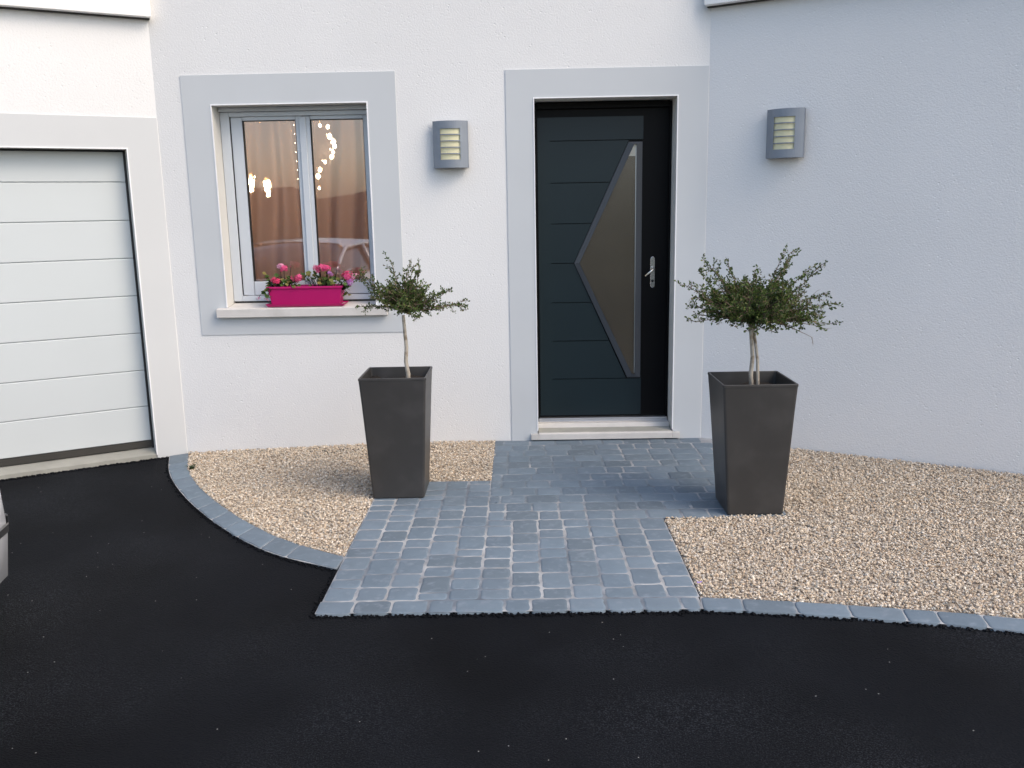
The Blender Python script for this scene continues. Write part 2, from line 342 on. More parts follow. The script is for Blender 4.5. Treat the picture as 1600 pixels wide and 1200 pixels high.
# --- pavers: tumbled concrete blocks, one mesh for the path and one for the edging
class Pavers:
    def __init__(s): s.v = []; s.f = []; s.c = []
    def add(s, quad, top=None, gap=.0036):
        """quad: four (x,y) corners counter-clockwise"""
        q = [Vector((x, y, 0)) for x, y in quad]; c = sum(q, Vector())/4
        base = random.choice([(.156, .203, .244), (.146, .190, .230), (.168, .215, .256), (.154, .198, .238), (.140, .178, .210)])
        k = random.uniform(.93, 1.07); col = [b*k for b in base]
        if random.random() < .015: col = [b*.75 for b in base]
        ring = []
        for i in range(4):
            a, b, p = q[i], q[(i+1) % 4], q[i-1]
            e1 = (b-a).normalized(); e0 = (p-a).normalized(); L = min((b-a).length, (p-a).length)
            rr = random.uniform(.010, .020)
            ins = (e1+e0)*gap
            ring += [a+ins+e0*rr, a+ins+(e1+e0)*rr*.3, a+ins+e1*rr]
            nrm = Vector((-e1.y, e1.x, 0))
            for t in (.36, .66):
                ring.append(a.lerp(b, t)+nrm*(gap+random.uniform(-.0025, .0035)))
        n = len(ring); o = len(s.v); tz = random.uniform(-.0009, .0009); tilt = (random.uniform(-.006, .006), random.uniform(-.006, .006))
        def z(p, d): return zg(p.x, p.y)+d+tz+tilt[0]*(p.x-c.x)+tilt[1]*(p.y-c.y)
        for p in ring: s.v.append((p.x, p.y, zg(p.x, p.y)-.03))
        for p in ring: s.v.append((p.x, p.y, z(p, -.0032)))
        for p in ring:
            d = (c-p); d = d.normalized()*min(.004, d.length*.2); w = p+d; s.v.append((w.x, w.y, z(w, -.0007)))
        for p in ring:
            d = (c-p); d = d.normalized()*min(.011, d.length*.3); w = p+d; s.v.append((w.x, w.y, z(w, 0)))
        for r in range(3):
            for i in range(n):
                j = (i+1) % n; s.f.append((o+r*n+i, o+r*n+j, o+(r+1)*n+j, o+(r+1)*n+i))
        s.f.append(tuple(o+3*n+i for i in range(n)))
        s.c += [col]*(4*n)
    def build(s, name):
        me = bpy.data.meshes.new(name); me.from_pydata(s.v, [], s.f); me.update()
        me.polygons.foreach_set('use_smooth', [True]*len(s.f))
        a = me.color_attributes.new('Col', 'FLOAT_COLOR', 'POINT')
        a.data.foreach_set('color', np.c_[np.array(s.c), np.ones(len(s.c))].astype(np.float32).ravel())
        me.materials.append(M['paver']); o = bpy.data.objects.new(name, me); COL.objects.link(o)
        return tag(o, kind='structure')
def cuts(a, b, sizes, off=0):
    out = [a]; x = a+off
    if off: out.append(x)
    while b-x > .19:
        x += random.choice(sizes); out.append(x)
    if b-x > .06: out.append(b)
    else: out[-1] = b
    return out
pv = Pavers(); W6 = 1.585/12
SZ = [.105, .14, .14, .175, .175]
for r in range(12):
    y1 = -.004-r*W6; y0 = -.004-(r+1)*W6
    xe = .785
    ct = cuts(-.75, xe, SZ, random.choice([.06, .09, .12]))
    for a, b in zip(ct, ct[1:]):
        if r == 0 and a > .55: continue
        pv.add([(a, y0), (b, y0), (b, y1), (a, y1)])
cw = 1.537/12
for c in range(12):
    xa = -1.39+c*cw; xb = xa+cw; top = -.91 if c < 5 else -1.589
    ct = cuts(-2.52, top, [.085, .11, .14, .14, .165], random.choice([.07, .1, .13]))
    for a, b in zip(ct, ct[1:]): pv.add([(xa, a), (xb, a), (xb, b), (xa, b)])
ct = cuts(-1.40, .135, [.105, .15, .15, .20])
for a, b in zip(ct, ct[1:]): pv.add([(a, -2.635), (b, -2.635), (b, -2.52), (a, -2.52)])
pv.build('paved_path')

def walk(poly):
    P = [Vector((x, y, 0)) for x, y in poly]; L = [0]
    for a, b in zip(P, P[1:]): L.append(L[-1]+(b-a).length)
    def at(s):
        s = min(max(s, 0), L[-1])
        for i in range(len(P)-1):
            if s <= L[i+1]+1e-9: return P[i].lerp(P[i+1], (s-L[i])/(L[i+1]-L[i]))
        return P[-1]
    return at, L[-1]
def smooth(poly, it=2):
    P = [Vector((x, y, 0)) for x, y in poly]
    for _ in range(it):
        Q = [P[0]]
        for a, b in zip(P, P[1:]): Q += [a.lerp(b, .25), a.lerp(b, .75)]
        Q.append(P[-1]); P = Q
    return [(p.x, p.y) for p in P]
kb = Pavers()
ai, Li = walk(smooth(IN_L)); ao, Lo = walk(smooth(OUT_L))
t = 0
while t < 1-.02:
    d = random.choice([.16, .2, .2, .24])/Lo; t2 = t+d if t+d < .95 else 1
    q = [ao(t*Lo), ao(t2*Lo), ai(t2*Li), ai(t*Li)]; kb.add([(p.x, p.y) for p in q], gap=.0022); t = t2
OUT_R = []
Pr = [Vector((x, y, 0)) for x, y in IN_R]
for i, p in enumerate(Pr):
    d = (Pr[min(i+1, len(Pr)-1)]-Pr[max(i-1, 0)]).normalized(); w = p+Vector((d.y, -d.x, 0))*.112; OUT_R.append((w.x, w.y))
OUT_R[0] = (.137, -2.635)
ai2, Li2 = walk(smooth(IN_R)); ao2, Lo2 = walk(smooth(OUT_R)); t = 0
while t < 1-.02:
    d = random.choice([.12, .16, .2, .2])/Lo2; t2 = t+d if t+d < .96 else 1
    q = [ao2(t*Lo2), ao2(t2*Lo2), ai2(t2*Li2), ai2(t*Li2)]; kb.add([(p.x, p.y) for p in q], gap=.003); t = t2
kb.build('kerb')

g = MB(); g.add([(-.75, -1.40, .098), (.785, -1.40, .098), (.785, -.004, .098), (-.75, -.004, .098)], [(0, 1, 2, 3)])
tag(g.build('joint_bed', M['joint_back'], fix=False), kind='structure')
g = MB()
for x0, x1, y0, y1 in ((-.75, .785, -1.589, -1.4005), (-1.39, .147, -2.52, -1.589), (-1.39, -.75, -1.589, -.91), (-1.395, .14, -2.63, -2.52)):
    n = 6
    for k in range(n):
        a, b = x0+(x1-x0)*k/n, x0+(x1-x0)*(k+1)/n
        g.add([(a, y0, zg(a)-.002), (b, y0, zg(b)-.002), (b, y1, zg(b)-.002), (a, y1, zg(a)-.002)], [(0, 1, 2, 3)])
for I, O, Li_, Lo_ in (((smooth(IN_L)), smooth(OUT_L), 0, 0), (smooth(IN_R), None, 0, 0)):
    fi, li = walk(I)
    if O is None:
        Q = [Vector((x, y, 0)) for x, y in I]; O = []
        for i, p in enumerate(Q):
            d = (Q[min(i+1, len(Q)-1)]-Q[max(i-1, 0)]).normalized(); w = p+Vector((d.y, -d.x, 0))*.108; O.append((w.x, w.y))
    fo, lo_ = walk(O); m_ = 24
    for k in range(m_):
        q = [fo(k/m_*lo_), fo((k+1)/m_*lo_), fi((k+1)/m_*li), fi(k/m_*li)]
        g.add([(p.x, p.y, zg(p.x, p.y)-.0035) for p in q], [(0, 1, 2, 3)])
tag(g.build('joint_bed', M['joint'], fix=False), kind='structure')

# ragged lip of tarmac pressed against the edging and against the concrete apron
pts = []
def lip(at, L, n, side=.004, spread=.007):
    for _ in range(n):
        s = random.uniform(0, L); p = at(s); q = at(min(s+.01, L)); d = (q-p)
        if d.length < 1e-6: continue
        d.normalize(); o = Vector((d.y, -d.x, 0)); w = p+o*(side+random.gauss(0, spread)); pts.append((w.x, w.y))
lip(ao, Lo, 1500, side=.000); lip(ao2, Lo2, 1500, side=.000)
a3, L3 = walk([(-1.405, -2.18), (-1.405, -2.635)]); lip(a3, L3, 300, side=-.003)
a4, L4 = walk([(-1.40, -2.638), (.137, -2.638)]); lip(a4, L4, 620, side=0)
gp0 = Vector((XL, 0, 0))+dL*.1+nL*.012; gp1 = Vector((XL, 0, 0))+dL*2.6+nL*.012
a5, L5 = walk([(gp1.x, gp1.y), (gp0.x, gp0.y)]); lip(a5, L5, 2600, side=.004, spread=.008)
P = np.array(pts); n = len(P)
V, idx = stones(np.c_[P, ZG(P[:, 0], P[:, 1])-.0155+rng.uniform(-.002, .006, n)], rng.uniform(.004, .010, n))
tag(raw_mesh('driveway_edge', V, 3, idx, None, M['asphalt'], smooth=True), kind='structure')

# ------------------------------------------------------------------ house
house = tag(empty('house', (0, 0, 0)), 'pale grey rendered house front with garage wing left and plain wing right', 'house')
def frame_T(o, d, nrm):
    """local x along wall, local -y outward, z up"""
    return Matrix(((d.x, -nrm.x, 0, o.x), (d.y, -nrm.y, 0, o.y), (d.z, 0, 1, 0), (0, 0, 0, 1)))
TC = Matrix.Identity(4)
TL = frame_T(Vector((XL, 0, 0)), dL, nL)        # local x = distance from the inner corner
TR = frame_T(Vector((XR, 0, 0)), dR, nR)
ZT = 3.7
def wall(name, x0, x1, z0, z1, holes, T, thick=.30, m='render'):
    xs = sorted({x0, x1, *[h[0] for h in holes], *[h[1] for h in holes]}); zs = sorted({z0, z1, *[h[2] for h in holes], *[h[3] for h in holes]})
    def solid(i, k):
        if not (0 <= i < len(xs)-1 and 0 <= k < len(zs)-1): return False
        cx, cz = (xs[i]+xs[i+1])/2, (zs[k]+zs[k+1])/2
        return not any(h[0] < cx < h[1] and h[2] < cz < h[3] for h in holes)
    g = MB()
    def q(*p): g.add([T @ Vector(v) for v in p], [(0, 1, 2, 3)])
    for i in range(len(xs)-1):
        for k in range(len(zs)-1):
            if not solid(i, k): continue
            a, b, c, d = xs[i], xs[i+1], zs[k], zs[k+1]
            q((a, 0, c), (b, 0, c), (b, 0, d), (a, 0, d)); q((a, thick, c), (a, thick, d), (b, thick, d), (b, thick, c))
            if not solid(i-1, k): q((a, 0, c), (a, 0, d), (a, thick, d), (a, thick, c))
            if not solid(i+1, k): q((b, 0, c), (b, thick, c), (b, thick, d), (b, 0, d))
            if not solid(i, k-1): q((a, 0, c), (a, thick, c), (b, thick, c), (b, 0, c))
            if not solid(i, k+1): q((a, 0, d), (b, 0, d), (b, thick, d), (a, thick, d))
    return g.build(name, M[m], house)
WX0, WX1, WZ0, WZ1 = -2.522, -1.520, 1.03, 2.344
DX0, DX1, DZ0, DZ1 = -.46, .46, .05, 2.3465
wall('wall', XL, XR, -.03, ZT, [(WX0, WX1, WZ0, WZ1), (DX0, DX1, DZ0, DZ1)], TC)['label'] = 'middle house wall with the window and the front door'
wall('wall', 0, 5, -.03, ZT, [(.195, 2.62, -.01, 2.078)], TL)['label'] = 'left garage wing wall catching warm light'
wall('wall', 0, 5, -.03, ZT, [], TR)['label'] = 'plain right wing wall in bluish shade'
# smooth painted bands round the openings, a few millimetres proud of the render
def ring(name, outer, inner, T, m, y=-.006, bottom=True):
    (a, b, c, d), (e, f, gz, h) = outer, inner
    g = MB()
    g.box(a, e, y, .002, c, d, T); g.box(f, b, y, .002, c, d, T); g.box(e, f, y, .002, h, d, T)
    if bottom: g.box(e, f, y, .002, c, gz, T)
    return g.build(name, M[m], house)
ring('window_surround', (-2.703, -1.336, .8625, 2.526), (WX0, WX1, WZ0, WZ1), TC, 'band')
ring('door_surround', (-.636, XR-.004, .02, 2.520), (DX0, DX1, .1, DZ1), TC, 'band', bottom=False)
ring('garage_surround', (.004, 2.82, .02, 2.270), (.195, 2.62, .1, 2.078), TL, 'band_pale', bottom=False)
# white corner beads and painted reveals
def reveal(name, x0, x1, z0, z1, T, depth, bottom=False):
    g = MB(); t = .004
    g.box(x0-.001, x0+t, -.004, depth, z0, z1-t, T); g.box(x1-t, x1+.001, -.004, depth, z0, z1-t, T); g.box(x0-.001, x1+.001, -.004, depth, z1-t, z1+.001, T)
    g.build(name, M['reveal'], house)
    g = MB(); w = .007
    g.box(x0-w*.3, x0+w*.7, -.0095, -.003, z0, z1-w*.7, T); g.box(x1-w*.7, x1+w*.3, -.0095, -.003, z0, z1-w*.7, T); g.box(x0-w*.3, x1+w*.3, -.0095, -.003, z1-w*.7, z1+w*.3, T)
    g.build('corner_bead', M['bead'], house)
reveal('window_reveal', WX0, WX1, WZ0+.015, WZ1, TC, .17)
reveal('door_reveal', DX0, DX1, .165, DZ1, TC, .20)
reveal('garage_reveal', .195, 2.62, .062, 2.078, TL, .11)
# eaves boards over the two wings
for T, x0 in ((TL, -.012), (TR, -.02)):
    g = MB(); g.box(x0, 5, -.075, -.001, 2.868, 3.06, T)
    f = g.build('fascia', M['fascia'], house, bevel=.004); f['label'] = 'white eaves board over the garage wing' if T is TL else 'white eaves board over the right wing'
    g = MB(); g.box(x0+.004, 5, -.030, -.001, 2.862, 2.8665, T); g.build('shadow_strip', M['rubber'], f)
    g = MB(); g.box(x0-.01, 5, -.10, -.001, 3.063, 3.12, T); g.build('roof_edge', M['tile'], house)
# roof slabs behind the wall heads
g = MB(); g.box(-7, 5, .05, 6, ZT, ZT+.2); g.build('roof', M['tile'], house)

# window ---------------------------------------------------------------
fy = .165
g = MB()
for a, b in ((-2.516, -2.457), (-1.497, WX1+.02)):
    if a < b: g.box(a, b, fy-.03, fy+.05, 1.072, 2.31)
g.box(-2.4565, -1.526, fy-.029, fy+.05, 2.282, 2.31); g.box(-2.4565, -1.526, fy-.029, fy+.05, 1.072, 1.107)
g.box(-2.516, -1.526, fy-.055, fy+.05, 2.312, 2.338)
win = g.build('window', M['pvc'], house, bevel=.003)
def sash(x0, x1, gx0, gx1, gz0=1.203, gz1=2.258):
    g = MB(); z0, z1 = 1.112, 2.281
    g.box(x0, gx0, fy-.012, fy+.04, z0, z1); g.box(gx1, x1, fy-.012, fy+.04, z0, z1)
    g.box(gx0, gx1, fy-.012, fy+.04, z0, gz0); g.box(gx0, gx1, fy-.012, fy+.04, gz1, z1)
    g.build('sash', M['pvc'], win, bevel=.0035)
    g = MB(); w = .005
    for q in ((gx0, gx0+w, gz0, gz1), (gx1-w, gx1, gz0, gz1), (gx0+w, gx1-w, gz0, gz0+w), (gx0+w, gx1-w, gz1-w, gz1)): g.box(q[0], q[1], fy-.002, fy+.02, q[2], q[3])
    g.build('gasket', M['gasket'], win)
    g = MB(); g.box(gx0+w, gx1-w, fy+.004, fy+.010, gz0+w, gz1-w); g.build('pane', M['pane'], win)
sash(-2.453, -1.980, -2.377, -2.023); sash(-1.974, -1.524, -1.930, -1.577)
g = MB(); g.box(-1.999, -1.955, fy-.026, fy-.013, 1.118, 2.276); g.build('centre_bar', M['pvc'], win, bevel=.004)
g = MB(); g.box(-2.4555, -2.4535, fy-.02, fy-.005, 1.115, 2.28); g.box(-2.51, -1.53, fy-.027, fy-.015, 1.050, 1.0715); g.build('gasket', M['gasket'], win)
# sloping stone sill
g = MB()
g.add([(-2.582, -.052, .981), (-1.445, -.052, .981), (-1.445, -.009, .981), (-2.582, -.009, .981), (-2.582, -.052, 1.038), (-1.445, -.052, 1.038), (-1.445, -.009, 1.044), (-2.582, -.009, 1.044)],
      [(0, 1, 2, 3), (4, 7, 6, 5), (0, 4, 5, 1), (1, 5, 6, 2), (2, 6, 7, 3), (3, 7, 4, 0)])
g.add([(-2.517, -.009, 1.0315), (-1.525, -.009, 1.0315), (-1.525, .17, 1.0315), (-2.517, .17, 1.0315), (-2.517, -.009, 1.044), (-1.525, -.009, 1.044), (-1.525, .17, 1.062), (-2.517, .17, 1.062)],
      [(0, 1, 2, 3), (4, 7, 6, 5), (0, 4, 5, 1), (1, 5, 6, 2), (2, 6, 7, 3), (3, 7, 4, 0)])
g.build('window_sill', M['stone'], house, bevel=.004)

# front door -------------------------------------------------------------
dy = .205
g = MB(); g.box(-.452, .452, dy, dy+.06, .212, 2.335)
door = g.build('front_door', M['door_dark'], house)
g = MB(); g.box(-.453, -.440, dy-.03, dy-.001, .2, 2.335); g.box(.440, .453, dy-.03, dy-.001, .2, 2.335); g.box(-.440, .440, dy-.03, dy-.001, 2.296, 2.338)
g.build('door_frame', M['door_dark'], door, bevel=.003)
# decorative pressed panel with grooves stepping along the kite-shaped glass
AP, TP, BT = (-.193, 1.286), (.172, 2.085), (.172, .470)   # moulding outer outline
def xdiag(z):
    t = (z-AP[1])/(TP[1]-AP[1]) if z > AP[1] else (AP[1]-z)/(AP[1]-BT[1])
    return AP[0]+(TP[0]-AP[0])*t
gro = [2.092, 1.820, 1.551, 1.286, 1.018, .752, .484]
g = MB(); lim = [2.243]+gro+[.225]; gw = .0025; yp = dy-.012
xp0, xm = -.434, -.350
for k in range(len(lim)-1):
    zt, zb = lim[k], lim[k+1]; zt2 = zt-(gw if k else 0); zb2 = zb+(gw if k < len(lim)-2 else 0)
    if k == 0 or k == len(lim)-2: g.prism([(xm, zb2), (.268, zb2), (.268, zt2), (xm, zt2)], yp, dy-.0005)
    else: g.prism([(xm, zb2), (xdiag(zb2)-.002, zb2), (xdiag(zt2)-.002, zt2), (xm, zt2)], yp, dy-.0005)
g.box(xp0, xm, yp, dy-.0005, .225, 2.243)
g.build('door_panel', M['door'], door)
g = MB()
def strip(p, q, w, y0, y1):   # bar of width w to the right side of p->q
    p, q = Vector((p[0], 0, p[1])), Vector((q[0], 0, q[1])); d = (q-p).normalized(); n = Vector((d.z, 0, -d.x))*w
    g.prism([(p.x, p.z), (q.x, q.z), (q.x+n.x, q.z+n.z), (p.x+n.x, p.z+n.z)], y0, y1)
# outer moulding as a closed polygon ring: outer kite / inner kite
ov = [AP, TP, (.268, 2.085), (.268, .488), (.172, .488), ]
o3 = [(-.193, 1.286), (.170, 2.078), (.262, 2.078), (.262, .490), (.172, .490)]
i3 = [(-.158, 1.286), (.207, 2.062), (.224, 2.062), (.224, .512), (.205, .512)]
n = 5; yy0, yy1 = dy-.026, dy-.0005
vs = [(x, yy0+.006, z) for x, z in o3]+[(x, yy0, z) for x, z in i3]+[(x, yy1, z) for x, z in o3]+[(x, yy1, z) for x, z in i3]
fs = []
for i in range(n):
    j = (i+1) % n; fs += [(i, j, j+n, i+n), (i, i+2*n, j+2*n, j), (i+n, j+n, j+3*n, i+3*n)]
g.add(vs, fs); g.build('glass_moulding', M['mould'], door)
# thin bright spacer bar along the right edge of the glass
g = MB(); g.box(.2185, .2235, dy-.012, dy-.004, .520, 2.05); g.build('glass_bead', M['alu'], door)
g = MB(); g.prism([(x, z) for x, z in i3], dy-.010, dy-.006); g.build('glass_panel', M['doorpane'], door)
g = MB(); g.prism([(x, z) for x, z in [(-.158, 1.286), (.170, 1.985), (.224, 1.985), (.224, .512), (.205, .512)]], dy-.004, dy-.001); g.build('blind', M['blind'], door)
g = MB(); g.prism([(.1711, 1.987), (.207, 2.062), (.224, 2.062), (.224, 1.987)], dy-.004, dy-.001); g.build('reflection_tip', M['glass_reflection'], door)  # bright reflection in the glass, painted as a pale opaque tip
# handle
g = MB(); pl = []
for k in range(24):
    a = 2*math.pi*k/24; cz = 1.303 if math.sin(a) > 0 else 1.128
    pl.append((.340+.0155*math.cos(a), cz+.0155*math.sin(a)*1.2))
g.prism(pl, dy-.012, dy-.0005)
hd = g.build('door_handle', M['steel'], door, bevel=.002)
g = MB(); g.tube([(.340, dy-.008, 1.243), (.340, dy-.055, 1.243)], .010, 10); g.tube([(.346, dy-.055, 1.246), (.318, dy-.060, 1.222), (.284, dy-.060, 1.194)], [.0085, .0075, .006], 10)
g.build('handle_lever', M['brass'], hd)
g = MB(); g.lathe([(.009, dy-.017), (.009, dy-.012)], c=(.340, 0, 1.158), axis='Y', n=14); g.build('lock_cylinder', M['gasket'], hd)
# threshold and step
g = MB(); g.box(-.448, .448, dy-.045, dy+.02, .196, .2105); g.box(-.448, .448, dy-.052, dy-.02, .187, .1955); g.build('door_threshold', M['alu'], door, bevel=.002)
g = MB()
prof = [(-.038, .108), (-.038, .1475), (-.028, .1535), (-.014, .1545), (-.0135, .150), (.094, .1555), (.0945, .158), (.104, .1855), (.112, .1870), (.30, .1870), (.30, .108)]
for x0, x1, pr_ in ((-.4535, .4535, prof),):
    g.add([(x0, y, z) for y, z in pr_]+[(x1, y, z) for y, z in pr_], [tuple(range(len(pr_))), tuple(range(2*len(pr_)-1, len(pr_)-1, -1))]+[(i, (i+1) % len(pr_), (i+1) % len(pr_)+len(pr_), i+len(pr_)) for i in range(len(pr_))])
g.box(-.505, -.4545, -.038, -.0085, .108, .1475); g.box(.4545, .505, -.038, -.0085, .108, .1475)
ds = g.build('door_step', M['stone'], house, bevel=.002)
g = MB(); g.add([(-.4525, -.0133, .1505), (.4525, -.0133, .1505), (.4525, .0938, .1562), (-.4525, .0938, .1562), (-.4525, -.0133, .1545), (.4525, -.0133, .1545), (.4525, .0938, .1602), (-.4525, .0938, .1602)], [(0, 1, 2, 3), (4, 7, 6, 5), (0, 4, 5, 1), (1, 5, 6, 2), (2, 6, 7, 3), (3, 7, 4, 0)])
g.build('tread', M['tread'], ds)

# garage door --------------------------------------------------------------
gy = .115; zs = [2.12, 1.873, 1.628, 1.382, 1.134, .883, .630, .381, .142]
g = MB()
for k in range(len(zs)-1):
    zt, zb = zs[k], zs[k+1]; n = 5
    prof = [(gy+.012, zt-.0005), (gy+.004, zt-.0015), (gy, zt-.006), (gy, zb+.006), (gy+.004, zb+.0015), (gy+.012, zb+.0005), (gy+.03, zb+.0005), (gy+.03, zt-.0005)]
    g.add([TL @ Vector((x, y, z)) for x in (.2135, 2.60) for y, z in prof], [tuple(range(8)), tuple(range(15, 7, -1))]+[(i, (i+1) % 8, (i+1) % 8+8, i+8) for i in range(8)])
gd = g.build('garage_door', M['garage'], house)
g = MB()
g.box(.2135, 2.60, gy-.004, gy+.03, .098, .141, TL); g.build('bottom_seal', M['rubber'], gd)
g = MB(); g.box(.2005, .2125, gy-.008, gy+.04, .09, 2.07, TL); g.box(.2125, 2.6, gy-.012, gy-.002, 2.062, 2.073, TL); g.build('side_seal', M['gasket'], gd)
g = MB(); g.box(.2005, 2.60, gy+.045, gy+.06, .09, 2.073, TL); g.build('backing', M['gasket'], gd)
prof = [(.0, -.02), (.002, .066), (.012, .071), (.16, .096), (.28, .0965), (.28, -.02)]
g = MB(); g.add([TL @ Vector((x, y, z)) for x in (.1955, 2.6195) for y, z in prof], [tuple(range(6)), tuple(range(11, 5, -1))]+[(i, (i+1) % 6, (i+1) % 6+6, i+6) for i in range(6)])
g.build('garage_threshold', M['concrete'], house)

# room behind the window -----------------------------------------------------
g = MB()
x0, x1, y0, y1, z0, z1 = -3.6, -.75, .302, 3.2, .3, 2.75
q = [(x0, y0, z0), (x1, y0, z0), (x1, y1, z0), (x0, y1, z0), (x0, y0, z1), (x1, y0, z1), (x1, y1, z1), (x0, y1, z1)]
g.add(q, [(0, 1, 2, 3), (4, 7, 6, 5), (1, 5, 6, 2), (2, 6, 7, 3), (3, 7, 4, 0)])
g.build('room', M['roomwall'], house, fix=False)
# sheer curtain, two drops
def curtain(x0, x1, label, ph):
    g = MB(); nx, nz = 70, 10; z0, z1 = .9, 2.5
    vs = []
    for k in range(nz+1):
        for i in range(nx+1):
            u = i/nx; t = k/nz; x = x0+(x1-x0)*u
            amp = .030+.018*(1-t); y = .40+amp*math.sin(u*26+ph+1.6*math.sin(t*3+u*4))+.01*math.sin(u*17+t*5)
            vs.append((x, y, z0+(z1-z0)*t))
    g.add(vs, [(k*(nx+1)+i, k*(nx+1)+i+1, (k+1)*(nx+1)+i+1, (k+1)*(nx+1)+i) for k in range(nz) for i in range(nx)], True)
    tag(g.build('curtain', M['curtain'], None, fix=False), label, 'curtain', 'curtains behind the window')
curtain(-2.62, -2.02, 'brownish sheer curtain behind the left window sash', 0)
curtain(-2.00, -1.42, 'brownish sheer curtain behind the right window sash', 2)
def point(loc, e, parent, r=.05, col=(1, .72, .45)):
    ld = bpy.data.lights.new('lamp_light', 'POINT'); ld.energy = e; ld.color = col; ld.shadow_soft_size = r
    o = bpy.data.objects.new('lamp_light', ld); COL.objects.link(o); o.parent = parent; o.location = loc
# hanging bulbs
for x, z, lab in ((-2.657, 1.907, 'lit hanging bulb nearest the left edge of the window'), (-2.529, 1.871, 'lit hanging bulb, the right one of the pair in the left sash')):
    r = tag(empty('pendant_lamp', (x, 1.2, z)), lab, 'lamp', 'bulbs hanging in the room')
    g = MB(); g.tube([(0, 0, .06), (0, 0, .86)], .003, 6); g.build('cord', M['gasket'], r)
    g = MB(); g.lathe([(.012, .04), (.018, .055), (.014, .075), (.004, .08)], n=12); g.build('socket', M['metalgold'], r)
    g = MB()
    for k in range(26):
        t_ = random.random(); rr = .004+.026*t_**.8; a_ = random.uniform(0, 6.28); q_ = random.uniform(.006, .013)
        g.lathe([(.001, -q_*1.5), (q_*.7, -q_*.4), (q_*.7, q_*.3), (.001, q_)], c=(rr*math.cos(a_), rr*math.sin(a_), -.085+.12*t_), n=6)
    g.lathe([(.004, -.07), (.012, -.05), (.018, 0), (.010, .04)], n=10); g.build('bulb', M['bulb'], r, fix=False)
    point((0, -.06, 0), 3.4, r)
ch = tag(empty('chandelier', (-2.10, 1.2, 2.1)), 'sparkling string of lit crystals hanging behind the right sash', 'chandelier')
arc = [(-2.09, 2.316), (-2.031, 2.306), (-2.021, 2.234), (-1.994, 2.195), (-1.985, 2.161), (-2.000, 2.115), (-2.015, 2.080), (-2.067, 2.042), (-2.11, 1.985), (-2.128, 1.936), (-2.125, 1.845)]
g = MB(); g.tube([(x+2.10, 0, z-2.1) for x, z in arc], .0025, 5); g.tube([(0.01, 0, .216), (0.01, 0, .65)], .003, 5); g.build('wire', M['metalgold'], ch)
for i, (x, z) in enumerate(arc):
    for dx, dz, s in ((0, 0, random.uniform(.015, .026)), (random.uniform(-.022, .022), random.uniform(-.03, .03), random.uniform(.004, .009))):
        g = MB(); c = (x+2.10+dx, 0, z-2.1+dz)
        g.lathe([(.001, -s), (s*.62, -s*.55), (s*.8, 0), (s*.5, s*.6), (.001, s)], c=c, n=8); g.build('crystal', M['crystal'], ch)
for k in range(7):
    g = MB(); s = .005; z = 2.325-k*.068-2.1; g.lathe([(.001, -s), (s*.8, 0), (.001, s)], c=(-.193+.001*k, 0, z), n=6); g.build('crystal', M['crystal'], ch)
point((.08, -.08, 0), 5.5, ch, .08)

